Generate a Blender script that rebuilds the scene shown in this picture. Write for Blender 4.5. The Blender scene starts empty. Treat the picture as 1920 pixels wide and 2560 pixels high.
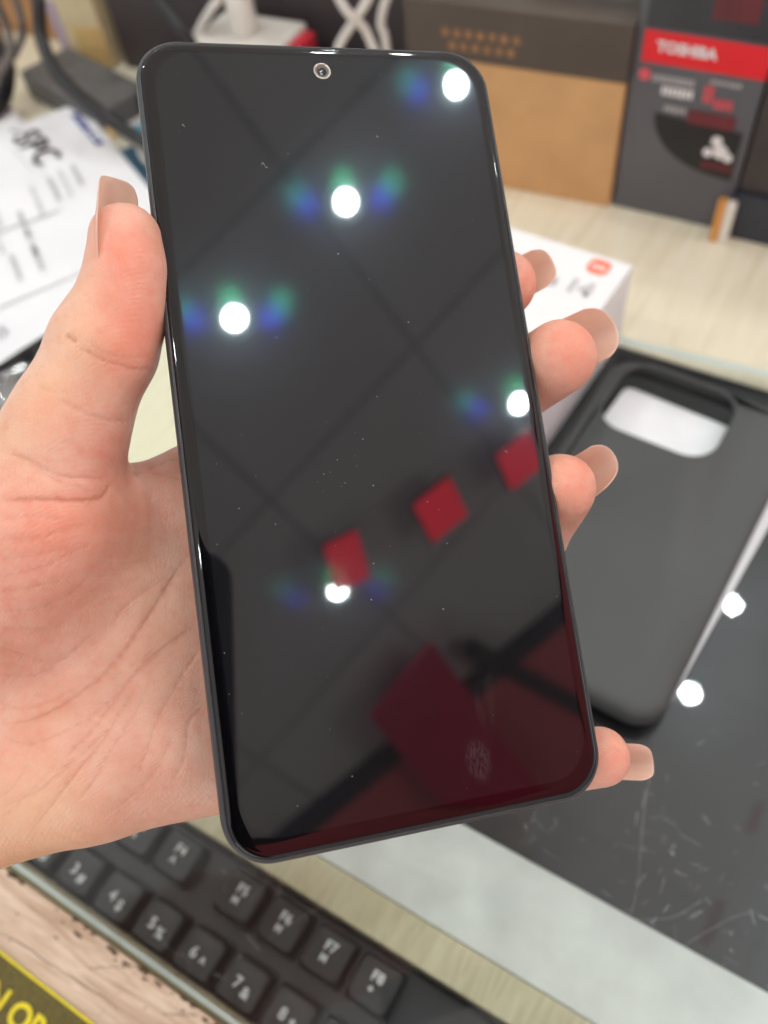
import bpy, bmesh, math, random
import numpy as np
from mathutils import Vector, Matrix
random.seed(7); np.random.seed(7)
S = bpy.context.scene
COL = S.collection

# ---------------------------------------------------------------- camera, light, exposure
CAM_M = Matrix(((0.86014, -0.36335, 0.35796), (0.50202, 0.72716, -0.46820), (-0.09018, 0.58242, 0.80787)))
CAM_P = Vector((0, 0, 0.318))
cd = bpy.data.cameras.new('camera'); cam = bpy.data.objects.new('camera', cd); COL.objects.link(cam)
cam.matrix_world = Matrix.Translation(CAM_P) @ CAM_M.to_4x4()
cd.sensor_fit = 'VERTICAL'; cd.lens = 6.86; cd.sensor_height = 8.168; cd.sensor_width = 6.126
cd.clip_start = 0.01; cd.clip_end = 50
cd.dof.use_dof = True; cd.dof.focus_distance = 0.171; cd.dof.aperture_fstop = 2.6
S.camera = cam
w = bpy.data.worlds.new('World'); S.world = w; w.use_nodes = True
w.node_tree.nodes['Background'].inputs[0].default_value = (0.99, 0.985, 1.0, 1)
w.node_tree.nodes['Background'].inputs[1].default_value = 0.72
S.view_settings.view_transform = 'Standard'; S.view_settings.look = 'None'
S.view_settings.exposure = 0.04; S.view_settings.gamma = 1
LAMP_L = 520.0
# unseen fill lights added below to brighten the ceiling and its reflection
for ux, uy in ((-1.9, 1.2), (2.0, 1.6), (0.2, -2.2)):
    ul = bpy.data.lights.new('ceiling_fill', 'AREA'); ul.energy = 48; ul.size = 1.4; ul.color = (1.0, .975, .955)
    uo = bpy.data.objects.new('ceiling_fill', ul); COL.objects.link(uo); uo.location = (ux, uy, -.25); uo.rotation_euler = (math.pi, 0, 0)

# ---------------------------------------------------------------- materials
def nt(name):
    m = bpy.data.materials.new(name); m.use_nodes = True
    t = m.node_tree; return m, t, t.nodes['Principled BSDF'], t.nodes['Material Output']
def N(t, kind, **kw):
    n = t.nodes.new(kind)
    for k, v in kw.items():
        if k in n.inputs: n.inputs[k].default_value = v
        else: setattr(n, k, v)
    return n
def mapped(t, scale=(1, 1, 1), rot=(0, 0, 0)):
    tc = N(t, 'ShaderNodeTexCoord'); mp = N(t, 'ShaderNodeMapping')
    mp.inputs['Scale'].default_value = scale; mp.inputs['Rotation'].default_value = rot
    t.links.new(tc.outputs['Object'], mp.inputs[0]); return mp.outputs[0]
def ramp(t, fac, stops):
    r = N(t, 'ShaderNodeValToRGB'); t.links.new(fac, r.inputs[0])
    while len(r.color_ramp.elements) < len(stops): r.color_ramp.elements.new(0.5)
    for e, (p, c) in zip(r.color_ramp.elements, stops):
        e.position = p; e.color = tuple(c) + (1,) if len(c) == 3 else c
    return r.outputs[0]
def mat(name, c, rough=0.5, var=0.08, nscale=60, bump=0.0, bscale=400, metal=0.0, spec=0.5, coat=0.0, stretch=(1, 1, 1), emit=None, rvar=0.1):
    m, t, b, o = nt(name)
    co = mapped(t, stretch)
    n = N(t, 'ShaderNodeTexNoise', Scale=nscale, Detail=5.0); t.links.new(co, n.inputs['Vector'])
    lo = [x * (1 - var * 2) for x in c]; hi = [min(1, x * (1 + var * 2)) for x in c]
    t.links.new(ramp(t, n.outputs[0], [(0.3, lo), (0.7, hi)]), b.inputs['Base Color'])
    mr = N(t, 'ShaderNodeMapRange'); mr.inputs['To Min'].default_value = max(0.02, rough - rvar); mr.inputs['To Max'].default_value = min(1, rough + rvar)
    t.links.new(n.outputs[0], mr.inputs[0]); t.links.new(mr.outputs[0], b.inputs['Roughness'])
    b.inputs['Metallic'].default_value = metal; b.inputs['Specular IOR Level'].default_value = spec
    b.inputs['Coat Weight'].default_value = coat; b.inputs['Coat Roughness'].default_value = 0.08
    if bump > 0:
        n2 = N(t, 'ShaderNodeTexNoise', Scale=bscale, Detail=4.0); t.links.new(co, n2.inputs['Vector'])
        bp = N(t, 'ShaderNodeBump', Strength=bump, Distance=0.0005); t.links.new(n2.outputs[0], bp.inputs['Height'])
        t.links.new(bp.outputs[0], b.inputs['Normal'])
    if emit:
        b.inputs['Emission Color'].default_value = (*emit[0], 1); b.inputs['Emission Strength'].default_value = emit[1]
    return m
def wood(name, stops, stretch, nscale=1.0, rough=0.5, bump=0.2, dist=1.5):
    m, t, b, o = nt(name)
    co = mapped(t, stretch)
    n = N(t, 'ShaderNodeTexNoise', Scale=nscale, Detail=8.0, Roughness=0.65, Distortion=dist); t.links.new(co, n.inputs['Vector'])
    t.links.new(ramp(t, n.outputs[0], stops), b.inputs['Base Color'])
    b.inputs['Roughness'].default_value = rough
    bp = N(t, 'ShaderNodeBump', Strength=bump, Distance=0.0004); t.links.new(n.outputs[0], bp.inputs['Height']); t.links.new(bp.outputs[0], b.inputs['Normal'])
    return m

M = {}
M['cream'] = wood('cream_wood', [(0.25, (.68, .63, .46)), (0.5, (.80, .75, .59)), (0.75, (.85, .82, .68))], (90, 7, 7))
M['cream2'] = wood('cream_wood_strip', [(0.25, (.46, .41, .25)), (0.5, (.62, .56, .38)), (0.75, (.72, .67, .48))], (260, 30, 7))
M['pink'] = wood('worn_pink_wood', [(0.2, (.34, .21, .14)), (0.42, (.58, .43, .31)), (0.6, (.74, .59, .46)), (0.85, (.82, .71, .60))], (25, 260, 40), rough=0.7, bump=0.6)
M['chip'] = mat('chipped_wood', (.10, .055, .035), .9, .3, 900, .5, 1500)
M['whiteboard'] = mat('white_strip', (.74, .77, .75), .5, .05, 50, .1, 300)
M['blackpanel'] = mat('black_panel', (.012, .013, .016), .5, .3, 20)
M['dark'] = mat('dark_plastic', (.02, .021, .024), .5, .15, 80, .1, 1200)
M['keyplastic'] = mat('key_plastic', (.014, .016, .020), .33, .15, 120, .25, 2500)
M['keybody'] = mat('keyboard_body', (.013, .015, .019), .38, .15, 60, .2, 2500)
M['legend'] = mat('key_legend', (.86, .90, .94), .6, .08, 900)
M['scratch'] = mat('glass_scratch', (.60, .63, .67), .5, .2, 900)
M['frame'] = mat('phone_frame', (.030, .033, .040), .42, .06, 200, .15, 4000, spec=.6)
M['case'] = mat('case_silicone', (.068, .075, .077), .55, .03, 12, .12, 2500, spec=.45)
M['white'] = mat('white_card', (.80, .81, .83), .4, .01, 20, spec=.4)
M['bag'] = mat('white_sleeve', (.78, .80, .84), .4, .03, 60, .25, 120)
M['paper'] = mat('paper', (.80, .81, .85), .7, .015, 20, .1, 90)
M['ink'] = mat('grey_ink', (.50, .49, .52), .8, .1, 300)
M['lightink'] = mat('pale_ink', (.66, .66, .69), .8, .1, 300)
M['navy'] = mat('navy_ink', (.10, .12, .32), .7, .1, 300)
M['orange'] = mat('orange_print', (.88, .13, .03), .5, .02, 60)
M['kraft'] = mat('kraft_card', (.62, .36, .165), .75, .05, 30, .15, 700)
M['sleeve'] = mat('brown_sleeve', (.080, .060, .048), .55, .06, 30)
M['copper'] = mat('copper_ink', (.30, .15, .07), .5, .1, 200)
M['greybox'] = mat('grey_print', (.11, .11, .125), .5, .10, 14)
M['greydark'] = mat('dark_print', (.035, .035, .042), .5, .15, 30)
M['blackprint'] = mat('black_print', (.012, .013, .016), .4, .15, 30)
M['maroon'] = mat('maroon_print', (.13, .018, .025), .5, .15, 40)
M['redband'] = mat('red_print', (.78, .012, .022), .45, .03, 40)
M['whiteink'] = mat('white_ink', (.82, .80, .82), .5, .03, 100)
M['greyink'] = mat('mid_grey_ink', (.42, .41, .42), .5, .05, 100)
M['redink'] = mat('red_ink', (.72, .10, .13), .5, .05, 100)
M['brownbox'] = mat('dark_brown_box', (.050, .040, .040), .5, .1, 30)
M['bluedark'] = mat('blue_grey_card', (.030, .036, .050), .5, .1, 30)
M['backbox'] = mat('dull_purple_box', (.062, .050, .053), .5, .05, 12)
M['pinkgrey'] = mat('pink_grey_card', (.16, .115, .12), .6, .05, 12)
M['whiteplastic'] = mat('white_plastic', (.80, .78, .72), .35, .01, 30)
M['cablewhite'] = mat('white_cable', (.68, .66, .62), .4, .02, 30)
M['cableblack'] = mat('black_cable', (.012, .012, .014), .35, .1, 60)
M['cablegrey'] = mat('grey_cable', (.13, .11, .10), .45, .1, 60)
M['redplastic'] = mat('red_plastic', (.62, .04, .06), .35, .05, 60)
M['router'] = mat('grey_device', (.12, .12, .12), .5, .08, 40)
M['packcream'] = mat('cream_pack', (.74, .64, .40), .4, .12, 22)
M['packyellow'] = mat('yellow_pack', (.72, .52, .22), .4, .12, 30)
M['packpurple'] = mat('purple_pack', (.10, .03, .09), .4, .2, 30)
M['lilac'] = mat('lilac_pack', (.48, .40, .52), .4, .1, 30)
M['teal'] = mat('teal_card', (.03, .12, .20), .5, .1, 30)
M['skyblue'] = mat('blue_card', (.16, .42, .62), .5, .1, 30)
M['olive'] = mat('olive_sign', (.115, .092, .012), .6, .15, 700, .5, 1600)
M['yellow'] = mat('yellow_print', (.78, .66, .01), .5, .05, 300)
M['tile'] = mat('ceiling_tile', (.72, .685, .66), .8, .03, 3)
M['ceildark'] = mat('ceiling_gap', (.50, .48, .46), .8)
M['beam'] = mat('dark_beam', (.03, .03, .03), .6)
M['soffit'] = mat('red_brown_soffit', (.78, .14, .15), .6, .05, 3)
M['redboard'] = mat('dark_red_board', (.70, .008, .07), .6, .03, 3)
M['redsign'] = mat('lit_red_sign', (.6, .01, .03), .5, .05, 10, emit=((1.0, .02, .045), 4.5))
M['lampglow'] = mat('lamp_glow', (.8, .8, .8), .5, 0.0, emit=((.90, 1.0, .97), LAMP_L))
M['lamprim'] = mat('lamp_rim', (.7, .7, .7), .4)
M['clothdark'] = mat('dark_cloth', (.022, .014, .016), .9, .2, 60)
M['lens'] = mat('lens_glass', (.008, .009, .012), .08, .1, 60, spec=.7)
M['ring'] = mat('lens_ring', (.42, .38, .33), .3, .05, 60, metal=.8)
M['speaker'] = mat('speaker_mesh', (.015, .015, .017), .5, .3, 3000, .5, 5000)
M['dust'] = mat('dust', (.55, .53, .5), .9, .1, 900)

def screen_mat(name, base, orders=()):
    m, t, b, o = nt(name)
    co = mapped(t)
    n = N(t, 'ShaderNodeTexNoise', Scale=45.0, Detail=8.0, Roughness=0.7, Distortion=1.2); t.links.new(co, n.inputs['Vector'])
    n2 = N(t, 'ShaderNodeTexNoise', Scale=14.0, Detail=2.0); t.links.new(co, n2.inputs['Vector'])
    mu = N(t, 'ShaderNodeMath', operation='MULTIPLY'); t.links.new(n.outputs[0], mu.inputs[0]); t.links.new(n2.outputs[0], mu.inputs[1])
    # greasy film: a faint pale veil in patches, as fingers leave it
    veil = ramp(t, mu.outputs[0], [(0.26, (0, 0, 0)), (0.50, (1, 1, 1))])
    # one pressed fingerprint near the bottom edge and its wiped tail
    fac = None
    for cx, cy, sx, sy, rot, amt in ((0.0118, -0.0700, 330, 215, 0.15, .032), (0.0150, -0.0600, 300, 110, -0.3, .010), (0.006, 0.055, 110, 60, .5, .006), (-0.02, 0.045, 160, 60, .1, .004)):
        mp = N(t, 'ShaderNodeMapping'); mp.vector_type = 'TEXTURE'
        mp.inputs['Location'].default_value = (cx, cy, 0); mp.inputs['Rotation'].default_value = (0, 0, rot); mp.inputs['Scale'].default_value = (1 / sx, 1 / sy, 1)
        t.links.new(co, mp.inputs[0])
        ln = N(t, 'ShaderNodeVectorMath', operation='LENGTH'); t.links.new(mp.outputs[0], ln.inputs[0])
        mr = N(t, 'ShaderNodeMapRange', interpolation_type='SMOOTHSTEP'); mr.inputs['From Min'].default_value = 1.05; mr.inputs['From Max'].default_value = 0.55
        mr.inputs['To Max'].default_value = amt; t.links.new(ln.outputs['Value'], mr.inputs[0])
        wv = N(t, 'ShaderNodeTexNoise', Scale=(2600.0 if amt > .03 else 700.0), Detail=3.0, Distortion=.6)
        mp2 = N(t, 'ShaderNodeMapping'); mp2.inputs['Scale'].default_value = (1, .25, 1); t.links.new(co, mp2.inputs[0]); t.links.new(mp2.outputs[0], wv.inputs['Vector'])
        wr = N(t, 'ShaderNodeMapRange'); wr.inputs['From Min'].default_value = .35; wr.inputs['From Max'].default_value = .65; t.links.new(wv.outputs[0], wr.inputs[0])
        m2 = N(t, 'ShaderNodeMath', operation='MULTIPLY'); t.links.new(mr.outputs[0], m2.inputs[0]); t.links.new(wr.outputs[0], m2.inputs[1])
        if fac is None: fac = m2.outputs[0]
        else:
            ad = N(t, 'ShaderNodeMath', operation='ADD'); t.links.new(fac, ad.inputs[0]); t.links.new(m2.outputs[0], ad.inputs[1]); fac = ad.outputs[0]
    vm = N(t, 'ShaderNodeMath', operation='MULTIPLY_ADD'); vm.inputs[1].default_value = .003; t.links.new(veil, vm.inputs[0]); t.links.new(fac, vm.inputs[2])
    mixc = N(t, 'ShaderNodeMix', data_type='RGBA'); t.links.new(vm.outputs[0], mixc.inputs['Factor'])
    mixc.inputs['A'].default_value = (*base, 1); mixc.inputs['B'].default_value = (.75, .75, .8, 1)
    t.links.new(mixc.outputs['Result'], b.inputs['Base Color'])
    b.inputs['Roughness'].default_value = 0.6; b.inputs['Specular IOR Level'].default_value = 0.0
    b.inputs['Coat Weight'].default_value = 1.0; b.inputs['Coat Roughness'].default_value = 0.012; b.inputs['Coat IOR'].default_value = 1.5
    # thin greasy film scatters a little of each reflection widely
    g = N(t, 'ShaderNodeBsdfGlossy', Roughness=0.2); g.inputs['Color'].default_value = (.0032, .0033, .0046, 1)
    ad = N(t, 'ShaderNodeAddShader'); t.links.new(b.outputs[0], ad.inputs[0]); t.links.new(g.outputs[0], ad.inputs[1]); last = ad
    if orders:
        # the pixel grid diffracts: weak tinted side lobes beside every mirror reflection
        ge = N(t, 'ShaderNodeNewGeometry')
        for dx, dy, c, r in orders:
            vt = N(t, 'ShaderNodeVectorTransform', vector_type='VECTOR', convert_from='OBJECT', convert_to='WORLD'); vt.inputs[0].default_value = (dx, dy, 0)
            va = N(t, 'ShaderNodeVectorMath', operation='ADD'); t.links.new(ge.outputs['Normal'], va.inputs[0]); t.links.new(vt.outputs[0], va.inputs[1])
            vn = N(t, 'ShaderNodeVectorMath', operation='NORMALIZE'); t.links.new(va.outputs[0], vn.inputs[0])
            g = N(t, 'ShaderNodeBsdfGlossy', Roughness=r); g.inputs['Color'].default_value = (*c, 1); t.links.new(vn.outputs[0], g.inputs['Normal'])
            ad = N(t, 'ShaderNodeAddShader'); t.links.new(last.outputs[0], ad.inputs[0]); t.links.new(g.outputs[0], ad.inputs[1]); last = ad
    t.links.new(last.outputs[0], o.inputs[0])
    return m
DIF = [(0, 0, (.0020, .0027, .0030), .075), (.0262, -.001, (.00003, .00006, .0011), .075), (-.0245, .001, (.00003, .00005, .0013), .075), (.0340, -.0085, (.00004, .0005, .00045), .08), (-.0315, -.0070, (.00004, .0007, .0004), .075), (.002, -.0125, (.00003, .0009, .0004), .07)]
M['display'] = screen_mat('display_glass', (.006, .006, .0066), DIF)
M['bezel'] = screen_mat('bezel_glass', (.0015, .0015, .002))

def glass_mat():
    m, t, b, o = nt('counter_glass')
    co = mapped(t)
    tr = N(t, 'ShaderNodeBsdfTransparent'); tr.inputs[0].default_value = (.975, .985, .98, 1)
    g = N(t, 'ShaderNodeBsdfGlossy', Roughness=0.02); g.inputs[0].default_value = (1, 1, 1, 1)
    g2 = N(t, 'ShaderNodeBsdfGlossy', Roughness=0.22); g2.inputs[0].default_value = (.8, .85, 1, 1)
    fr = N(t, 'ShaderNodeFresnel', IOR=1.5)
    mg = N(t, 'ShaderNodeMixShader'); mg.inputs[0].default_value = .16; t.links.new(g.outputs[0], mg.inputs[1]); t.links.new(g2.outputs[0], mg.inputs[2])
    mx = N(t, 'ShaderNodeMixShader'); t.links.new(fr.outputs[0], mx.inputs[0]); t.links.new(tr.outputs[0], mx.inputs[1]); t.links.new(mg.outputs[0], mx.inputs[2])
    df = N(t, 'ShaderNodeBsdfDiffuse'); df.inputs[0].default_value = (.5, .52, .56, 1)
    n3 = N(t, 'ShaderNodeTexNoise', Scale=25.0, Detail=6.0); t.links.new(co, n3.inputs['Vector'])
    mr = N(t, 'ShaderNodeMapRange'); mr.inputs['From Min'].default_value = .35; mr.inputs['From Max'].default_value = .75; mr.inputs['To Min'].default_value = .003; mr.inputs['To Max'].default_value = .015
    t.links.new(n3.outputs[0], mr.inputs[0])
    m3 = N(t, 'ShaderNodeMixShader'); t.links.new(mr.outputs[0], m3.inputs[0]); t.links.new(mx.outputs[0], m3.inputs[1]); t.links.new(df.outputs[0], m3.inputs[2])
    t.links.new(m3.outputs[0], o.inputs[0]); return m
M['glass'] = glass_mat()
M['glassedge'] = wood('glass_edge', [(0.3, (.15, .14, .07)), (0.5, (.27, .26, .14)), (0.75, (.42, .42, .27))], (12, 500, 500), rough=.25, bump=.1)
M['bevel'] = wood('bevel_band', [(0.3, (.42, .50, .47)), (0.6, (.62, .68, .66)), (0.8, (.74, .78, .76))], (8, 300, 300), rough=.2, bump=.05)
def plastic_mat():
    m, t, b, o = nt('clear_bag')
    tr = N(t, 'ShaderNodeBsdfTransparent'); tr.inputs[0].default_value = (.85, .86, .9, 1)
    g = N(t, 'ShaderNodeBsdfGlossy', Roughness=0.05)
    mx = N(t, 'ShaderNodeMixShader'); mx.inputs[0].default_value = .35
    t.links.new(tr.outputs[0], mx.inputs[1]); t.links.new(g.outputs[0], mx.inputs[2]); t.links.new(mx.outputs[0], o.inputs[0]); return m
M['clearbag'] = plastic_mat()

def skin_mat():
    m, t, b, o = nt('skin')
    co = mapped(t)
    at = N(t, 'ShaderNodeAttribute'); at.attribute_name = 'skin'          # r: pinkness, g: crease, b: yellowness, warm rim light painted in
    sp = N(t, 'ShaderNodeSeparateColor'); t.links.new(at.outputs['Color'], sp.inputs[0])
    n = N(t, 'ShaderNodeTexNoise', Scale=70.0, Detail=5.0, Roughness=.6); t.links.new(co, n.inputs['Vector'])
    base = ramp(t, n.outputs[0], [(0.3, (.66, .345, .25)), (0.5, (.73, .42, .32)), (0.72, (.79, .51, .41))])
    def mixc(f, a, c, k=1.0):
        mm = N(t, 'ShaderNodeMath', operation='MULTIPLY'); mm.inputs[1].default_value = k; t.links.new(f, mm.inputs[0])
        x = N(t, 'ShaderNodeMix', data_type='RGBA'); t.links.new(mm.outputs[0], x.inputs['Factor']); t.links.new(a, x.inputs['A']); x.inputs['B'].default_value = (*c, 1)
        return x.outputs['Result']
    nm_ = N(t, 'ShaderNodeTexNoise', Scale=380.0, Detail=3.0); t.links.new(co, nm_.inputs['Vector'])
    mt = N(t, 'ShaderNodeMapRange'); mt.inputs['From Min'].default_value = .48; mt.inputs['From Max'].default_value = .75; t.links.new(nm_.outputs[0], mt.inputs[0])
    rr_ = N(t, 'ShaderNodeMapRange'); rr_.inputs['To Min'].default_value = .30; rr_.inputs['To Max'].default_value = .52; t.links.new(nm_.outputs[0], rr_.inputs[0]); t.links.new(rr_.outputs[0], b.inputs['Roughness'])
    base = mixc(mt.outputs[0], base, (.66, .24, .17), .35)
    c1 = mixc(sp.outputs[0], base, (.80, .21, .13), .62)
    c2 = mixc(sp.outputs[2], c1, (.74, .46, .25), .5)
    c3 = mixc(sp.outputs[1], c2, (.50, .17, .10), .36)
    t.links.new(c3, b.inputs['Base Color'])
    b.inputs['Subsurface Weight'].default_value = .28; b.inputs['Subsurface Radius'].default_value = (1.0, .35, .18); b.inputs['Subsurface Scale'].default_value = .0035
    b.inputs['Roughness'].default_value = .40; b.inputs['Specular IOR Level'].default_value = .45
    # fine skin lines: two crossed stretched voronoi fields plus pores
    hs = []
    for sc, st, rt, k in ((1100, (1, .45, .7), .6, .45), (1500, (.5, 1, .7), -.5, .35), (520, (1, .25, 1), 1.0, .5)):
        v = N(t, 'ShaderNodeTexVoronoi', feature='DISTANCE_TO_EDGE', Scale=float(sc)); t.links.new(mapped(t, st, (0, 0, rt)), v.inputs['Vector'])
        mr = N(t, 'ShaderNodeMapRange'); mr.inputs['From Max'].default_value = .14; mr.inputs['To Max'].default_value = k; t.links.new(v.outputs['Distance'], mr.inputs[0]); hs.append(mr.outputs[0])
    nn = N(t, 'ShaderNodeTexNoise', Scale=260.0, Detail=4.0); t.links.new(co, nn.inputs['Vector']); hs.append(nn.outputs[0])
    wv = N(t, 'ShaderNodeTexWave', Scale=520.0, Distortion=9.0, Detail=1.0); wv.inputs['Detail Scale'].default_value = .12; t.links.new(mapped(t, (1, 1, 1), (.3, .5, .9)), wv.inputs['Vector'])
    wm = N(t, 'ShaderNodeMath', operation='MULTIPLY'); wm.inputs[1].default_value = .55; t.links.new(wv.outputs[1], wm.inputs[0]); hs.append(wm.outputs[0])
    h = hs[0]
    for x in hs[1:]:
        a = N(t, 'ShaderNodeMath', operation='ADD'); t.links.new(h, a.inputs[0]); t.links.new(x, a.inputs[1]); h = a.outputs[0]
    bp = N(t, 'ShaderNodeBump', Strength=.5, Distance=.00011); t.links.new(h, bp.inputs['Height']); t.links.new(bp.outputs[0], b.inputs['Normal'])
    return m
M['skin'] = skin_mat()
def nail_mat():
    m, t, b, o = nt('nude_nail')
    co = mapped(t)
    n = N(t, 'ShaderNodeTexNoise', Scale=160.0, Detail=3.0); t.links.new(co, n.inputs['Vector'])
    t.links.new(ramp(t, n.outputs[0], [(0.3, (.90, .66, .54)), (0.7, (.95, .78, .70))]), b.inputs['Base Color'])
    b.inputs['Roughness'].default_value = .22; b.inputs['Coat Weight'].default_value = .8
    b.inputs['Transmission Weight'].default_value = 0.0
    tl = N(t, 'ShaderNodeBsdfTranslucent'); tl.inputs[0].default_value = (1, .80, .70, 1)
    mx = N(t, 'ShaderNodeMixShader'); mx.inputs[0].default_value = .5
    t.links.new(b.outputs[0], mx.inputs[1]); t.links.new(tl.outputs[0], mx.inputs[2]); t.links.new(mx.outputs[0], o.inputs[0]); return m
M['nail'] = nail_mat()

# ---------------------------------------------------------------- helpers
def ob(name, me, m=None, parent=None, loc=None, rot=None, smooth=False):
    if m is not None and not me.materials: me.materials.append(m)
    if smooth:
        for p in me.polygons: p.use_smooth = True
    o = bpy.data.objects.new(name, me); COL.objects.link(o)
    if parent: o.parent = parent
    if loc: o.location = loc
    if rot: o.rotation_euler = rot
    return o
def tag(o, label=None, cat=None, group=None, kind=None):
    for k, v in (('label', label), ('category', cat), ('group', group), ('kind', kind)):
        if v: o[k] = v
    return o
def empty(name, loc=(0, 0, 0), rot=(0, 0, 0), **kw):
    o = bpy.data.objects.new(name, None); COL.objects.link(o); o.location = loc; o.rotation_euler = rot; o.empty_display_size = .01
    return tag(o, **kw)
def mesh(name, vs, fs, m=None, smooth=False):
    me = bpy.data.meshes.new(name); me.from_pydata([tuple(v) for v in vs], [], fs); me.update()
    if m: me.materials.append(m)
    if smooth:
        for p in me.polygons: p.use_smooth = True
    return me
def boxmesh(name, x0, x1, y0, y1, z0, z1, bevel=0.0, seg=2):
    bm = bmesh.new(); bmesh.ops.create_cube(bm, size=1)
    for v in bm.verts: v.co = Vector(((x0 + x1) / 2 + v.co.x * (x1 - x0), (y0 + y1) / 2 + v.co.y * (y1 - y0), (z0 + z1) / 2 + v.co.z * (z1 - z0)))
    if bevel: bmesh.ops.bevel(bm, geom=list(bm.edges), offset=bevel, segments=seg, profile=.6, affect='EDGES')
    me = bpy.data.meshes.new(name); bm.to_mesh(me); bm.free(); return me
def box(name, d, m, parent=None, bevel=0.0, loc=None, rot=None):
    return ob(name, boxmesh(name, *d, bevel=bevel), m, parent, loc, rot)
def rrect(w, h, r, n=8, cx=0, cy=0):
    pts = []
    r = max(1e-5, min(r, w / 2, h / 2))
    for (sx, sy, a0) in ((1, 1, 0), (-1, 1, 90), (-1, -1, 180), (1, -1, 270)):
        for i in range(n + 1):
            a = math.radians(a0 + 90 * i / n)
            pts.append((cx + sx * (w / 2 - r) + r * math.cos(a), cy + sy * (h / 2 - r) + r * math.sin(a)))
    return pts
def loft(name, loops, cap0=True, cap1=True, m=None, smooth=True):
    n = len(loops[0]); vs = [p for l in loops for p in l]; fs = []
    for k in range(len(loops) - 1):
        for i in range(n):
            j = (i + 1) % n; fs.append((k * n + i, k * n + j, (k + 1) * n + j, (k + 1) * n + i))
    if cap0: fs.append(tuple(reversed(range(n))))
    if cap1: fs.append(tuple((len(loops) - 1) * n + i for i in range(n)))
    return mesh(name, vs, fs, m, smooth)
def catmull(pts, k=10):
    P = [Vector(p) for p in pts]; P = [2 * P[0] - P[1]] + P + [2 * P[-1] - P[-2]]; out = []
    for i in range(1, len(P) - 2):
        for s in range(k):
            t = s / k
            out.append(.5 * ((2 * P[i]) + (P[i + 1] - P[i - 1]) * t + (2 * P[i - 1] - 5 * P[i] + 4 * P[i + 1] - P[i + 2]) * t * t + (3 * P[i] - P[i - 1] - 3 * P[i + 1] + P[i + 2]) * t ** 3))
    out.append(P[-2]); return out
def tube(name, pts, r, m=None, n=12, k=10, r1=None):
    C = catmull(pts, k); loops = []; up = Vector((.13, .21, 1)).normalized()
    for i, p in enumerate(C):
        d = (C[min(i + 1, len(C) - 1)] - C[max(i - 1, 0)]).normalized()
        a = d.cross(up).normalized(); b = d.cross(a)
        rr = r if r1 is None else r + (r1 - r) * i / (len(C) - 1)
        loops.append([tuple(p + a * rr * math.cos(2 * math.pi * j / n) + b * rr * math.sin(2 * math.pi * j / n)) for j in range(n)])
    return loft(name, loops, m=m)
def cyl(name, r, z0, z1, m=None, n=32, bev=0.0, cx=0, cy=0):
    def c(rr, z): return [(cx + rr * math.cos(2 * math.pi * i / n), cy + rr * math.sin(2 * math.pi * i / n), z) for i in range(n)]
    return loft(name, [c(r - bev, z0), c(r, z0 + bev), c(r, z1 - bev), c(r - bev, z1)] if bev else [c(r, z0), c(r, z1)], m=m, smooth=bool(bev))
def text(name, body, size, m, parent, loc, rot=(0, 0, 0), align='CENTER', sx=1.0, bold=0.0, extrude=0.0, space=1.0, shear=0.0):
    cu = bpy.data.curves.new(name, 'FONT'); cu.body = body; cu.size = size; cu.align_x = align; cu.align_y = 'CENTER'
    cu.offset = bold; cu.extrude = extrude; cu.resolution_u = 3; cu.space_character = space; cu.shear = shear
    tmp = bpy.data.objects.new('tmp', cu); me = bpy.data.meshes.new_from_object(tmp); bpy.data.objects.remove(tmp)
    me.materials.clear(); me.materials.append(m)
    o = ob(name, me, None, parent, loc, rot); o.scale = (sx, 1, 1); return o

# ================================================================ SETTING
FRONT = -0.0165
# worn wood in front of the glass
tag(box('counter_edge_wood', (-.75, .45, -.30, FRONT - .0004, -.03, -.0008), M['pink'], bevel=.0006), kind='structure')
chips = []
for k in range(46):
    x = random.uniform(-.2, -.07); y = FRONT - .0006 - abs(random.gauss(0, .0012)) if k < 26 else random.uniform(-.034, -.018)
    s = random.uniform(.0004, .0016) if k < 26 else random.uniform(.0002, .0006)
    chips.append((x, y, s))
cv, cf = [], []
for x, y, s in chips:
    n = 7; b0 = len(cv)
    for i in range(n):
        a = 2 * math.pi * i / n; r = s * random.uniform(.4, 1.0)
        cv.append((x + r * 2.2 * math.cos(a), min(FRONT - .0004, y + r * .7 * math.sin(a)), -.0006))
    cf.append(tuple(range(b0, b0 + n)))
def crack(pts, wd):
    b0 = len(cv)
    for i, (x, y) in enumerate(pts):
        ww = wd * random.uniform(.4, 1); cv.extend([(x, y - ww, -.0006), (x, y + ww, -.0006)])
    for i in range(len(pts) - 1): cf.append((b0 + 2 * i, b0 + 2 * i + 2, b0 + 2 * i + 3, b0 + 2 * i + 1))
for (x0, y0, x1, y1) in ((-.172, -.0335, -.118, -.0300), (-.135, -.0265, -.120, -.0172), (-.120, -.0172, -.1225, -.036), (-.104, -.018, -.1035, -.030), (-.104, -.024, -.094, -.019)):
    crack([(x0 + (x1 - x0) * i / 14 + random.gauss(0, .00015), y0 + (y1 - y0) * i / 14 + random.gauss(0, .0003)) for i in range(15)], .00018)
co_ = ob('wood_chips', mesh('wood_chips', cv, cf, M['chip'])); tag(co_, kind='stuff', label='dark chips and cracks worn into the pink wood edge', cat='chips')
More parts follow.
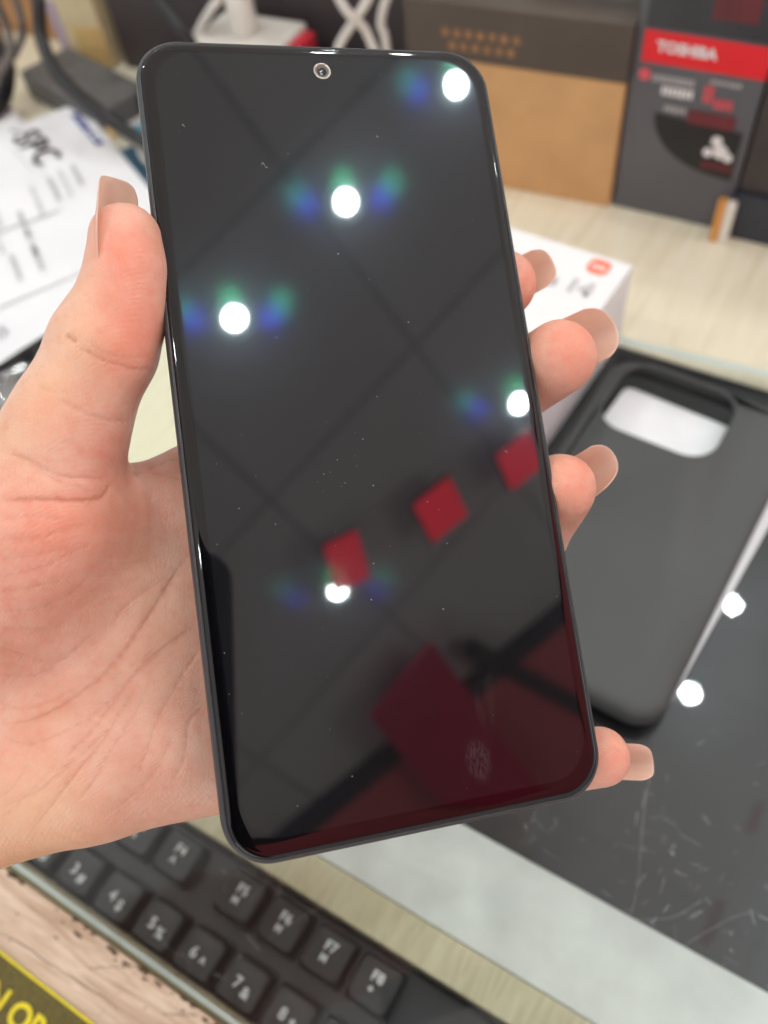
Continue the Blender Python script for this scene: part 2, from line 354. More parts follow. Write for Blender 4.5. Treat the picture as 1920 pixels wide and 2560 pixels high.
# under the glass
tag(box('counter_ledge', (-.75, .45, FRONT - .0002, -.0122, -.06, -.0090), M['cream2']), kind='structure')
tag(box('recess_floor', (-.75, .45, -.0120, .0300, -.07, -.055), M['dark']), kind='structure')
tag(box('cream_strip', (-.75, .45, .0302, .0440, -.06, -.0094), M['cream2'], bevel=.0006), kind='structure')
tag(box('white_strip', (-.75, .45, .0442, .0798, -.06, -.0092), M['whiteboard'], bevel=.0006), kind='structure')
tag(box('black_panel', (-.175, .45, .0800, .3390, -.06, -.0096), M['blackpanel']), kind='structure')
tag(box('counter_middle', (-.3350, -.1752, .0800, .3390, -.06, -.0093), M['cream']), kind='structure')
p_ = box('black_panel', (-.75, -.3352, .0800, .3390, -.06, -.0096), M['blackpanel']); tag(p_, kind='structure')
tag(box('counter_back', (-1.6, .9, .3392, 1.3, -.06, -.0090), M['cream']), kind='structure')
tag(box('room_floor', (-4, 4, -4, 5, -.95, -.90), mat('floor', (.5, .48, .45), .5, .1, 4)), kind='structure')
# glass sheet on top
gs = empty('glass_sheet', (0, 0, -.008), label='scratched clear glass sheet laid over the counter and the keyboard', cat='glass sheet')
yb = lambda x: .337 + .10 * (x + .083)
gx0, gx1 = -.72, .43
vs = [(gx0, FRONT, 0), (gx1, FRONT, 0), (gx1, yb(gx1), 0), (gx0, yb(gx0), 0)]
ob('pane', mesh('pane', [(x, y, .008) for x, y, z in vs], [(0, 1, 2, 3)], M['glass']), None, gs)
e_ = []
for (xa, ya), (xb, yb_) in (((gx0, FRONT), (gx1, FRONT)), ((gx0, yb(gx0)), (gx1, yb(gx1)))):
    dx, dy = xb - xa, yb_ - ya; l = math.hypot(dx, dy); nx, ny = -dy / l, dx / l
    s = 1 if ya < 0 else -1
    prof = [(0, .0), (0, .0062), (s * .0008, .0072), (s * .0014, .0079), (s * .0030, .00802), (s * .0030, .0077)]
    if s < 0: prof = [(0, .0072), (s * .0004, .0076), (s * .0009, .0079), (s * .0020, .00803), (s * .0040, .00804), (s * .0050, .0079)]
    v = [(xa + nx * a, ya + ny * a, b) for a, b in prof] + [(xb + nx * a, yb_ + ny * a, b) for a, b in prof]
    e2 = ob('glass_edge', mesh('glass_edge', v, [(i, (i + 1), (i + 1) + 6, i + 6) for i in range(5)], M['glassedge']), None, gs)
    if s < 0: e2.data.materials[0] = M['bevel']
    if s > 0:
        e2.data.materials.append(M['bevel']); [setattr(e2.data.polygons[q_], 'material_index', 1) for q_ in (3, 4)]
# scratches
sv, sf = [], []
def scratch(pts, wd):
    for i in range(len(pts) - 1):
        (x0, y0), (x1, y1) = pts[i], pts[i + 1]; dx, dy = x1 - x0, y1 - y0; l = math.hypot(dx, dy) or 1; nx, ny = -dy / l * wd, dx / l * wd
        b0 = len(sv); sv.extend([(x0 - nx, y0 - ny, .0081), (x1 - nx, y1 - ny, .0081), (x1 + nx, y1 + ny, .0081), (x0 + nx, y0 + ny, .0081)]); sf.append((b0, b0 + 1, b0 + 2, b0 + 3))
for k in range(260):
    if random.random() < .62: x, y = random.gauss(.02, .035), random.gauss(.085, .028)
    else: x, y = random.uniform(-.2, .07), random.uniform(-.01, .16)
    if y < -.012: continue
    a = random.uniform(0, math.pi); l = abs(random.gauss(0, .0035)) + .0005; cdir = random.uniform(-.12, .12)
    pts = []; 
    for i in range(5):
        pts.append((x, y)); x += l / 4 * math.cos(a); y += l / 4 * math.sin(a); a += cdir / 4
    scratch(pts, random.choice((.000015, .00002, .00003, .00005)))
for pts in (((.006, .125), (.010, .108), (.0155, .088), (.017, .078)), ((-.1, .04), (-.097, .033), (-.0985, .018)), ((-.072, .035), (-.080, .022), (-.086, .012)),
            ((-.128, -.002), (-.122, -.006), (-.113, -.008), (-.108, -.0065)), ((-.108, -.0065), (-.104, -.0085), (-.104, -.0115)), ((.03, .070), (.045, .092), (.052, .099)), ((.012, .074), (.028, .083), (.036, .094))):
    q = catmull([(x, y, 0) for x, y in pts], 8); scratch([(p.x, p.y) for p in q], .000022)
tag(ob('scratches', mesh('scratches', sv, sf, M['scratch']), None, gs), kind='stuff')

# ceiling of the shop, seen in the reflections
HC = 1.6
ceil = box('ceiling', (-2.4, 2.4, -2.4, 3.2, HC + .003, HC + .06), M['ceildark']); tag(ceil, kind='structure')
# the whole room is turned slightly against the counter
tm = boxmesh('ceiling_tile', -.2200, .2200, -.2200, .2200, HC, HC + .0026, bevel=.001, seg=1); tm.materials.append(M['tile'])
for i in range(9):
    for j in range(10):
        a_ = Matrix.Rotation(math.radians(-6), 2) @ Vector((1.85 - i * .45, -1.9 + j * .45)); ob('ceiling_tile', tm, None, ceil, (a_.x, a_.y, 0), (0, 0, math.radians(-6)))
tag(box('ceiling_beam_or_shade', (-.026, .026, -2.2, 3.0, -.034, -.003), M['beam'], None, 0, (1.376, -.48, HC), (0, 0, math.radians(-20))), kind='structure')
tag(box('soffit', (.028, 2.6, -2.2, 3.0, -.030, -.003), M['soffit'], None, 0, (1.376, -.48, HC), (0, 0, math.radians(-20))), kind='structure')
tag(box('ceiling_beam_or_shade', (.0, .75, -.022, .022, -.044, -.031), M['beam'], None, 0, (1.41, .055, HC), (0, 0, math.radians(6))), kind='structure')  # dark bar put in for the shadow and edge of the red board
rb = ob('red_board', loft('red_board', [[(x, y, HC - .085) for x, y in ((1.275, .009), (1.264, -.218), (2.09, -.41), (2.10, -.18))], [(x, y, HC - .062) for x, y in ((1.275, .009), (1.264, -.218), (2.09, -.41), (2.10, -.18))]], smooth=False), M['redboard'])
tag(rb, 'dark red ceiling board mirrored large at the bottom of the screen', 'board')
for (x, y, a, s, s2), lab in zip(((1.061, .262, -.31, .056, .052), (.941, .042, -.54, .060, .040), (1.161, .472, -.31, .052, .050)), ('brightest middle one of the three red signs mirrored in the phone screen', 'narrow red sign mirrored in the phone screen beside the lowest lamp', 'red sign mirrored at the right edge of the phone screen')):
    r_ = empty('red_sign', (x, y, HC - .06), (0, 0, a), label=lab, cat='sign', group='red signs under the ceiling')
    box('sign_face', (-s, s, -s2, s2, -.006, .0), M['redsign'], r_); box('sign_frame', (-s - .004, s + .004, -s2 - .004, s2 + .004, .0, .012), M['beam'], r_)
rt = empty('added_tag_rail', (.082, .212, .300), (0, 0, -.05), label='unseen thin rail with two red tags, added to mirror as faint red streaks in the glass at lower right', cat='rail')
ob('rail', tube('rail', [(0, -.058, .012), (0, 0, .012), (0, .056, .012)], .0012, M['lamprim'], 8, 4), None, rt)  # rail and tags are added, only to give the glass its red streaks
for y, s in ((.040, .011), (-.038, .015)): box('tag', (-.0035, .0035, y - s, y + s, .0, .010), M['redband'], rt, bevel=.001)
lampspots = [(.05, .98), (.06, 1.25), (.431, .280), (.461, .590), (.49, .912), (1.10, .58), (1.01, -.02), (.05, -.6), (-.6, -.5), (.5, -.6), (-1.1, .3), (-1.1, 1.0), (1.1, 1.6), (-.6, 1.9), (-1.2, -.5)]  # entries missing from labs are unseen lamps added to light the counter
lm = cyl('bulb', .019, -.004, .003, M['lampglow']); 
rim = loft('rim', [[(r * math.cos(2 * math.pi * i / 32), r * math.sin(2 * math.pi * i / 32), z) for i in range(32)] for r, z in ((.020, .004), (.020, -.003), (.035, -.006), (.040, -.002), (.040, .004))], False, False, M['lamprim'])
labs = {2: 'round ceiling lamp mirrored in the screen left of centre', 3: 'round ceiling lamp mirrored in the upper middle of the screen', 4: 'round ceiling lamp mirrored in the top right corner of the screen', 5: 'round ceiling lamp mirrored at the right edge of the screen', 6: 'round ceiling lamp mirrored beside the narrow red sign', 0: 'round ceiling lamp mirrored in the glass beside the phone case corner', 1: 'round ceiling lamp mirrored in the glass beside the white sleeve'}
for i, (x, y) in enumerate(lampspots):
    l_ = empty('ceiling_lamp', (x, y, HC - .004), label=labs.get(i, 'unseen round white ceiling lamp added to light the counter'), cat='lamp', group='round ceiling lamps')
    ob('bulb', lm, None, l_); ob('rim', rim, None, l_)

# ================================================================ KEYBOARD
kb = empty('keyboard', (0, 0, -.024), label='black computer keyboard lying in the recess under the glass', cat='keyboard')
box('keyboard_body', (-.32, .14, -.0118, .0296, -.008, .0065), M['keybody'], kb, bevel=.0015)
def keymesh():
    L = []
    for w_, z, r in ((17.4, 5, 1.6), (17.2, 8, 1.8), (15.4, 12.6, 2.2), (14.7, 13.3, 2.4), (14.0, 13.45, 2.4), (11.5, 13.25, 3), (7.5, 12.95, 3), (3.5, 12.8, 1.7)):
        L.append([(x / 1000, y / 1000, z / 1000) for x, y in rrect(w_, w_ * .96, r, 4)])
    return loft('key', L, cap0=False, m=M['keyplastic'])
KM = keymesh()
def key(x, y, a, b=None, num=True):
    k = ob('key', KM, None, kb, (x, y, 0))
    if a:
        if num:
            text('legend', a, .0054, M['legend'], k, (-.0019, -.0005, .01345), bold=.00012)
            text('legend', b, .0050, M['legend'], k, (.0024, -.0020, .01345), bold=.00012)
        else:
            text('legend', a, .0048, M['legend'], k, (0, .0022, .01345), bold=.00010)
            text('legend', b, .0036, M['legend'], k, (-.0006, -.0020, .01345), bold=.00012)
nums = [('`', '~'), ('1', '!'), ('2', '@'), ('3', '#'), ('4', '$'), ('5', '%'), ('6', '^'), ('7', '&'), ('8', '*'), ('9', '('), ('0', ')'), ('-', '_')]
for i, (a, b) in enumerate(nums): key(-.1654 + .01905 * (i - 3) + .0006, -.0040, a, b)
fx = {'F1': -.1925, 'F2': -.1735, 'F3': -.1543, 'F4': -.1353, 'F5': -.1062, 'F6': -.0871, 'F7': -.0680, 'F8': -.0489}
fsym = {'F5': 'M', 'F6': 'M', 'F7': 'M', 'F4': 'A', 'F8': '+', 'F9': '-', 'F3': 'n', 'F2': 'o', 'F1': 'e', 'F10': 'v', 'F11': 'u', 'F12': 'm'}
for k_, x in fx.items(): key(x, .0185, k_, fsym[k_], num=False)

# ================================================================ SIGN
sg = empty('payment_sign', (-.147, -.047, -.0004), label='olive cloth sign with yellow border and yellow letters on the pink wood', cat='sign')
box('panel', (-.10, .12, -.09, .0093, 0, .0008), M['olive'], sg)
box('border', (-.10, .12, .0084, .0093, .0009, .0011), M['yellow'], sg)
text('lettering', 'ÁN QR', .0108, M['yellow'], sg, (.0125, -.0022, .0011), align='RIGHT', bold=.00035, space=.96)

# ================================================================ PHONE BOX
pb = empty('phone_box', (-.0862, .3330, 0), (0, 0, math.radians(-3.0)), label='white phone retail box with orange logo behind the black case', cat='box')
BW, BL, BH = .088, .172, .048
box('carton', (-BW, 0, -BL, 0, .0002, BH), M['white'], pb, bevel=.0008)
lg = ob('logo', loft('logo', [[(x, y, z) for x, y in rrect(.0105, .0105, .0035, 6)] for z in (BH, BH + .0001)], smooth=False), M['orange'], pb, (-.0135, -.0085, 0))
text('logo_lettering', 'mi', .007, M['white'], lg, (0, 0, BH + .0002), bold=.0002)
text('lettering', 'Note 14', .0135, M['ink'], pb, (-.0085, -.0262, BH + .0002), align='RIGHT', bold=.0006, shear=0)
for r_ in range(7):
    for q in range(3):
        if random.random() < .85: box('print', (.00005, .0001, -.150 + q * .014, -.139 + q * .014 + random.uniform(-.004, 0), .010 + r_ * .0035, .0118 + r_ * .0035), M['lightink'], pb)

# ================================================================ WHITE SLEEVE + CASE
bm_ = []
Lb = []
sl = ob('white_sleeve', loft('white_sleeve', [[(x, y, z) for x, y in rrect(.088, .146, .004, 4)] for z in (.0003, .0022, .0024)], smooth=False), M['bag'], None, (-.0345, .2255, 0), (0, 0, math.radians(-5.5)))
tag(sl, 'flat white plastic sleeve lying on the glass under the black phone case', 'sleeve')
cs = empty('phone_case', (-.0385, .2250, .0028), (0, 0, math.radians(-3)), label='dark grey soft phone case lying face down with a rounded camera cutout', cat='phone case')
def casemesh():
    W_, H_, R_ = .090, .169, .012; n = 10
    cw, ch, cr, cx, cy = .0545, .0440, .0130, -.0112, .0605
    out = lambda d, z: [(x, y, z) for x, y in rrect(W_ - 2 * d, H_ - 2 * d, R_ - d, n)]
    hole = lambda d, z: [(x, y, z) for x, y in rrect(cw + 2 * d, ch + 2 * d, cr + d, n, cx, cy)]
    loops = [out(.0016, .0004), out(.0003, .0002), out(0, .0008), out(0, .0070), out(.0008, .0088), out(.0028, .0100), out(.006, .0102), hole(.0016, .0102), hole(.0012, .0109), hole(.0004, .0109), hole(0, .0104), hole(0, .0086)]
    inner = [out(.0016, .0004), out(.0016, .0080)]
    vs = [p for l in loops for p in l]; k = len(loops[0]); fs = []
    for a in range(len(loops) - 1):
        for i in range(k):
            j = (i + 1) % k; fs.append((a * k + i, a * k + j, (a + 1) * k + j, (a + 1) * k + i))
    b0 = len(vs); L2 = [out(.0016, .0004), out(.0018, .0082), hole(0, .0086)]
    for l in L2: vs += l
    for a in range(2):
        for i in range(k):
            j = (i + 1) % k; fs.append((b0 + a * k + j, b0 + a * k + i, b0 + (a + 1) * k + i, b0 + (a + 1) * k + j))
    return mesh('case_shell', vs, fs, M['case'], True)
ob('case_shell', casemesh(), None, cs)

# ================================================================ BACKGROUND BOXES
def printed(parent, nm, x0, x1, z0, z1, m, y=-.0002, d=.0002):
    return box(nm, (x0, x1, y - d, y, z0, z1), m, parent)
kbx = empty('kraft_box', (-.137, .448, -.009), (0, 0, math.radians(5)), label='brown kraft box with a dark sleeve and copper lettering behind the phone', cat='box')
box('carton', (-.128, 0, 0, .085, 0, .0765), M['kraft'], kbx, bevel=.001)
box('sleeve_band', (-.129, .001, -.001, .086, .0767, .107), M['sleeve'], kbx, bevel=.001)
for r_ in range(2):
    for q in range(7 - r_):
        box('lettering', (-.106 + q * .0070 + r_ * .004, -.1018 + q * .0070 + r_ * .004, -.0014, -.0011, .0895 - r_ * .0070, .0940 - r_ * .0070), M['copper'], kbx, bevel=.0001)
gb = empty('gadget_box', (-.136, .451, -.009), (0, 0, math.radians(1.5)), label='grey electronics box with a bright red band and white lettering', cat='box')
box('carton', (0, .068, 0, .05, 0, .175), M['greybox'], gb, bevel=.0008)
printed(gb, 'upper_print', .0045, .0678, .106, .172, M['greydark'])
printed(gb, 'circle_print', .036, .058, .114, .132, M['maroon'], -.0005)
printed(gb, 'red_band', .0045, .0682, .0885, .1045, M['redband'])
text('lettering', 'TOSHIBA', .0074, M['whiteink'], gb, (.0118, -.0008, .0972), (math.pi / 2, 0, 0), align='LEFT', bold=.0003)
for (x0, x1, z0, z1, mm) in ((.012, .0345, .0790, .0830, 'greyink'), (.018, .0350, .0725, .0775, 'whiteink'), (.042, .058, .0825, .0850, 'greyink'), (.0400, .0455, .0725, .0815, 'redink'), (.0460, .0560, .0700, .0755, 'redink'), (.021, .0330, .0640, .0675, 'greyink'), (.0340, .0590, .0600, .0675, 'maroon')):
    w_ = x1 - x0; n_ = max(2, int(w_ / .0022))
    if mm == 'maroon': printed(gb, 'print', x0, x1, z0, z1, M[mm], -.0005)
    else:
        for q in range(n_): printed(gb, 'lettering', x0 + w_ * q / n_, x0 + w_ * (q + .72) / n_, z0 + random.uniform(0, .0006), z1, M[mm], -.0005)
cc = ob('emblem', cyl('emblem', .0032, 0, .0003, n=24), M['redink'], gb, (.0075, -.0002, .082), (math.pi / 2, 0, 0))
# dark curved panel with a small white figure
n = 24; pts = [(.0165, .0625), (.0655, .0565)] + [(.0655 - .049 * (1 - math.cos(a)) , .0565 - .030 * math.sin(a) + .006 * (1 - math.cos(a))) for a in [math.pi / 2 * i / n for i in range(0)]]
arc = [(.064 - .0475 * math.sin(math.radians(90) * i / n) ** .9, .032 + .0300 * (1 - math.cos(math.radians(90) * i / n)) ) for i in range(n + 1)]
poly = arc + [(.0165, .0625), (.064, .0595)]
ob('curved_print', mesh('curved_print', [(x, -.0005, z) for x, z in poly], [tuple(range(len(poly)))], M['blackprint']), None, gb)
for (x, z, r) in ((.052, .053, .0030), (.055, .0475, .0040), (.0485, .0460, .0026), (.0595, .045, .0026)):
    ob('figure_print', cyl('figure_print', r, 0, .0002, n=16), M['whiteink'], gb, (x, -.0007, z), (math.pi / 2, 0, 0))
printed(gb, 'print', .046, .063, .0365, .0410, M['maroon'], -.0007)
db = empty('dark_box', (-.0665, .452, -.009), (0, 0, math.radians(1.5)), label='tall dark brown box at the right edge beside the red banded one', cat='box')
box('carton', (0, .12, 0, .07, .028, .19), M['brownbox'], db, bevel=.0008)
box('tray', (-.0002, .12, -.004, .07, 0, .0275), M['bluedark'], db, bevel=.0008)
sb = empty('small_pack', (-.0735, .440, -.0088), (0, 0, math.radians(6)), label='tiny pack with an orange and a white end before the dark box', cat='pack')
box('orange_end', (0, .0045, 0, .006, 0, .0255), M['packyellow'], sb, bevel=.0006); box('white_end', (.0047, .0100, 0, .006, 0, .0245), M['whiteplastic'], sb, bevel=.0006)
sb.children[0].data.materials[0] = mat('orange_card', (.72, .33, .08), .5, .05)
bb = empty('backdrop_box', (-.548, .474, -.009), (0, 0, math.radians(1)), label='large dull purple brown box standing behind the chargers', cat='box')
box('carton', (0, .268, 0, .06, 0, .24), M['backbox'], bb, bevel=.001)
b2 = empty('slim_box', (-.280, .470, -.009), (0, 0, 0), label='slim pinkish grey box between the large dull box and the kraft one', cat='box')
box('carton', (0, .0115, 0, .07, 0, .24), M['pinkgrey'], b2, bevel=.0005); box('spine', (.0118, .0175, .001, .07, 0, .24), M['router'], b2, bevel=.0005)
box('blue_mark', (.0120, .0170, -.0004, .0008, .070, .078), mat('blue_mark', (.03, .06, .35), .5), b2)
# coil of white cable on the kraft box
cp = []
for i in range(76):
    a = i / 76 * 2 * math.pi * 3.2; r = .033 + .003 * math.sin(i * .7)
    cp.append((-.172 + r * 1.25 * math.cos(a), .492 + r * .8 * math.sin(a), .1035 + .0022 * (i / 30) + .0012 * math.sin(i * 1.3)))
tag(ob('cable_coil', tube('cable_coil', cp, .0022, M['cablewhite'], 8, 3)), 'coil of white cable lying on top of the kraft box', 'cable')
# power strip, plug, white cables on a black box hidden behind the phone
st = empty('stand_box', (-.385, .440, -.009), (0, 0, math.radians(-4)), label='low black box under the white power strip behind the phone', cat='box')
box('carton', (-.07, .09, -.03, .030, 0, .050), M['dark'], st, bevel=.002)
ps = empty('power_strip', (-.385, .438, .0415), (0, 0, math.radians(4)), label='white power strip with a red end seen over the phone top', cat='power strip')
box('strip_body', (-.034, .030, -.020, .026, 0, .0165), M['whiteplastic'], ps, bevel=.003)
box('red_switch', (.0302, .0395, -.016, .020, .001, .0150), M['redplastic'], ps, bevel=.003)
pl = empty('charger_plug', (-.388, .440, .0583), label='white round plug standing in the power strip', cat='plug')
ob('plug_body', cyl('plug_body', .0090, 0, .034, M['whiteplastic'], bev=.001), None, pl)
for nm, pts, lab in (('wL', [(-.372, .436, .125), (-.394, .433, .085), (-.402, .428, .075), (-.418, .431, .06), (-.429, .434, .045), (-.435, .436, .02), (-.436, .436, -.006)], 'white cable curving down left of the power strip'),
                     ('w1', [(-.305, .42, .125), (-.299, .422, .1), (-.294, .424, .09), (-.29, .431, .08), (-.286, .432, .07), (-.280, .434, .05), (-.268, .436, .02), (-.262, .436, -.006)], 'white cable leaning right, in front of the two it crosses'),
                     ('w2', [(-.277, .436, .12), (-.284, .433, .1), (-.29, .4295, .09), (-.298, .427, .08), (-.304, .4225, .07), (-.315, .42, .045), (-.325, .418, .02), (-.33, .418, -.006)], 'white cable leaning left across its neighbour'),
                     ('w3', [(-.271, .435, .125), (-.275, .436, .1), (-.279, .436, .09), (-.282, .437, .08), (-.2805, .438, .07), (-.279, .438, .02), (-.278, .438, -.006)], 'rightmost white cable hanging nearly straight down')):
    tag(ob('white_cable', tube('white_cable', pts, .0027, M['cablewhite'])), lab, 'cable', 'white cables behind the phone top')
# left heap
bc = empty('brown_carton', (-.760, .480, -.009), (0, 0, math.radians(3)), label='orange brown carton in the far top left corner', cat='box')
box('carton', (0, .172, 0, .05, 0, .16), mat('carton_brown', (.42, .22, .09), .7, .1, 30), bc, bevel=.001)
bt = empty('snack_pack', (-.574, .462, -.009), (0, 0, math.radians(12)), label='cream and yellow pack with a purple patch near the black cables', cat='pack')
box('pack_body', (-.022, .020, 0, .030, 0, .15), M['packcream'], bt, bevel=.004)
box('yellow_patch', (-.006, .0205, -.0006, 0, .004, .032), M['packyellow'], bt, bevel=.0003); box('purple_patch', (-.012, .014, -.0010, -.0004, .062, .10), M['packpurple'], bt, bevel=.0003); box('lilac_edge', (-.0222, -.014, -.0006, 0, .004, .05), M['lilac'], bt, bevel=.0003)
dv = empty('grey_device', (-.545, .420, -.009), (0, 0, math.radians(-14)), label='grey plastic device with two round holes under the black cable', cat='device')
box('device_body', (-.045, .060, -.022, .024, 0, .020), M['router'], dv, bevel=.003)
for x in (-.018, .000): ob('hole', cyl('hole', .0032, 0, .0006, n=20), M['dark'], dv, (x, -.006, .0201))
d2 = empty('black_device', (-.49, .431, -.009), (0, 0, math.radians(-8)), label='flat black device beside the grey one by the phone corner', cat='device')
box('device_body', (0, .075, -.012, .030, 0, .018), M['dark'], d2, bevel=.002); box('grey_lid', (.004, .060, .002, .028, .0182, .0215), M['router'], d2, bevel=.001)
tc_ = box('blue_card', (-.03, .03, -.014, .014, 0, .003), M['whiteplastic'], None, .0005, (-.462, .398, -.0085), (0, 0, math.radians(-20))); tag(tc_, 'white card with a pale blue patch beside the phone corner', 'card')
box('blue_patch', (-.018, .020, -.009, .006, .0031, .0034), M['skyblue'], tc_)
tl_ = box('teal_folder', (-.06, .045, -.04, .022, 0, .004), M['teal'], None, .0008, (-.415, .345, -.0085), (0, 0, math.radians(-38))); tag(tl_, 'dark teal folder peeping out between the papers and the phone', 'folder')
for pts, r, m_, lab in (([(-.535, .415, .13), (-.527, .405, .09), (-.516, .392, .08), (-.511, .379, .06), (-.491, .367, .045), (-.462, .364, .03), (-.444, .367, .018), (-.420, .366, .012), (-.38, .366, .010)], .0046, 'cableblack', 'thick black cable curving past the grey device to the phone'),
                  ([(-.42, .396, .13), (-.41, .392, .1), (-.399, .389, .09), (-.389, .388, .08), (-.38, .391, .06), (-.37, .395, .02)], .0032, 'cableblack', 'black cable crossing the dull box at upper left'),
                  ([(-.62, .42, .04), (-.596, .4, .03), (-.588, .395, .02), (-.575, .37, .012), (-.58, .345, .008)], .008, 'cableblack', 'thickest black cable at the left edge above the papers'),
                  ([(-.545, .40, .10), (-.543, .396, .08), (-.539, .389, .06), (-.56, .391, .04), (-.57, .381, .03)], .0028, 'cablegrey', 'grey cable looping over the brown carton corner'),
                  ([(-.54, .38, .10), (-.545, .382, .08), (-.55, .385, .06), (-.54, .371, .05), (-.546, .357, .04), (-.56, .35, .02)], .0028, 'cablegrey', 'lower grey cable at the left edge'),
                  ([(-.475, .385, .003), (-.45, .375, .004), (-.43, .362, .003), (-.40, .355, .0)], .0022, 'cablewhite', 'short pale cable under the black one beside the phone')):
    tag(ob('cable', tube('cable', pts, r, M[m_])), lab, 'cable')
cl = ob('cable_clip', cyl('cable_clip', .004, 0, .012, M['packyellow'], bev=.001), None, None, (-.466, .372, .012), (1.2, .3, .8)); tag(cl, 'small tan clip on the thick black cable', 'clip')

# papers
def sheet(name, corner, ang, w_, h_, z, amp, lab, seed):
    rnd = random.Random(seed); nx, ny = 30, 40; vs, fs = [], []
    c, s = math.cos(ang), math.sin(ang)
    for j in range(ny + 1):
        for i in range(nx + 1):
            u, v = i / nx, j / ny
            zz = z + amp * (math.sin(3.1 * u + seed) * math.sin(2.3 * v + 1.3 * seed) + .5 * math.sin(7 * u - 4 * v + seed)) + amp
            if seed == 2: zz += .012 * max(0, u - .86) / .14 * max(0, math.sin(v * 3))
            vs.append((u * w_, -v * h_, zz))
    for j in range(ny):
        for i in range(nx):
            a = j * (nx + 1) + i; fs.append((a, a + nx + 1, a + nx + 2, a + 1))
    me = mesh(name, vs, fs, M['paper'], True)
    o = ob(name, me, None, None, (corner[0], corner[1], 0), (0, 0, ang)); tag(o, lab, 'paper', 'papers in the heap on the left'); return o
s2 = sheet('paper', (-.640, .395), math.radians(-16.5), .325, .215, .0008, .0006, 'lower white sheet with its curled edge over the dark glass', 2)
s1 = sheet('paper', (-.528, .402), math.radians(-28), .190, .300, .0026, .0003, 'upper printed sheet with a navy mark at its tip', 1)
s3 = sheet('paper', (-.585, .385), math.radians(-33), .165, .310, .0036, .0003, 'printed white sheet with a large dark letter logo at the left edge', 3)
def onpaper(p, x, y, z, a, fn):
    pass
inv3 = s3.matrix_basis.inverted(); 
bpy.context.view_layer.update()
def local(o, x, y): 
    q = Matrix.Rotation(-o.rotation_euler.z, 2) @ Vector((x - o.location.x, y - o.location.y)); return q
q = local(s3, -.514, .342); text('logo_lettering', 'SPC', .027, M['dark'], s3, (q.x, q.y, .0048), (0, 0, math.radians(10)), bold=.0004, shear=0, space=1.15)
q = local(s3, -.541, .352); box('logo_mark', (-.008, .008, -.0015, .0015, 0, .0003), M['ink'], s3, 0, (q.x, q.y, .0048), (0, 0, .5))
q = local(s3, -.508, .330); 
for i in range(9): box('print', (-.02 + i * .0042, -.0168 + i * .0042, -.0007, .0007, 0, .0002), M['lightink'], s3, 0, (q.x, q.y - .004, .0048), (0, 0, math.radians(10)))
q = local(s1, -.506, .382); 
for i in range(3): box('mark', (-.014 + i * .010, -.006 + i * .010, -.004, .0015, 0, .0002), M['navy'], s1, 0, (q.x, q.y, .0040), (0, 0, 0))
q = local(s1, -.482, .369); box('mark', (-.010, .010, -.003, .0025, 0, .0002), M['navy'], s1, 0, (q.x, q.y, .0040)); box('mark', (-.006, .004, -.001, .001, .0003, .0005), M['paper'], s1, 0, (q.x, q.y, .0040))
for o_, rows in ((s3, ((-.464, .330, 9, 'ink'), (-.469, .322, 12, 'lightink'), (-.468, .312, 10, 'ink'), (-.474, .300, 13, 'lightink'), (-.520, .300, 12, 'ink'), (-.525, .290, 14, 'lightink'), (-.49, .278, 12, 'lightink'), (-.46, .275, 10, 'ink'), (-.47, .26, 13, 'lightink'), (-.44, .262, 10, 'lightink'), (-.425, .252, 9, 'ink'), (-.432, .240, 9, 'ink'), (-.50, .262, 12, 'lightink'), (-.49, .245, 12, 'lightink'), (-.47, .232, 12, 'lightink'))),):
    for x, y, n_, mm in rows:
        q = local(o_, x, y)
        for i in range(n_):
            l = random.uniform(.0014, .0026)
            box('print', (-.012 + i * .0030, -.012 + i * .0030 + l, -.0016, .0014, 0, .0002), M[mm], o_, 0, (q.x, q.y, .0048), (0, 0, math.radians(random.uniform(-1, 1))))
# crumpled clear bag beside the papers
rnd = np.random.RandomState(4); nx = 46; vs, fs = [], []
for j in range(nx + 1):
    for i in range(nx + 1):
        u, v = i / nx, j / nx
        z = .003 + .0055 * abs(math.sin(9 * u + 5 * math.sin(6 * v))) * abs(math.cos(8 * v + 3 * math.sin(7 * u))) + rnd.uniform(0, .0014)
        vs.append((-.40 + .075 * u, .100 + .095 * v, z))
for j in range(nx):
    for i in range(nx):
        a = j * (nx + 1) + i; fs.append((a, a + 1, a + nx + 2, a + nx + 1))
tag(ob('clear_bag', mesh('clear_bag', vs, fs, M['clearbag'], True)), 'crumpled clear plastic bag glinting on the dark glass under the papers', 'bag')

# ================================================================ THE HELD PHONE
def from_axes(c0, c1, c2): return Matrix(((c0[0], c1[0], c2[0]), (c0[1], c1[1], c2[1]), (c0[2], c1[2], c2[2])))
PH_R = CAM_M @ Matrix(((.95976, -.14061, .24307), (.10501, .98280, .15390), (-.26053, -.12218, .95770)))
PH_T = CAM_P + CAM_M @ Vector((-.0028, .0194, -.172))
ph = empty('phone', label='black smartphone with a dark glossy screen held upright in the left hand', cat='phone')
ph.matrix_world = Matrix.Translation(PH_T) @ PH_R.to_4x4()
W_, H_, R_ = .0757, .1624, .0090
def o_(d, z, r=None, dy=0): return [(x, y, z) for x, y in rrect(W_ - 2 * d, H_ - 2 * d, max(.001, (R_ - d) if r is None else r), 14)]
ob('back_cover', loft('back_cover', [o_(.004, -.0081), o_(.0024, -.0080), o_(.0012, -.0076)], cap1=False), M['frame'], ph)
ob('side_frame', loft('side_frame', [o_(.0011, -.0076), o_(.0004, -.0070), o_(.00008, -.0060), o_(0, -.0050), o_(0, -.0018), o_(.00012, -.0011), o_(.00045, -.00062), o_(.00085, -.00050), o_(.0010, -.0009)], False, False), M['frame'], ph)
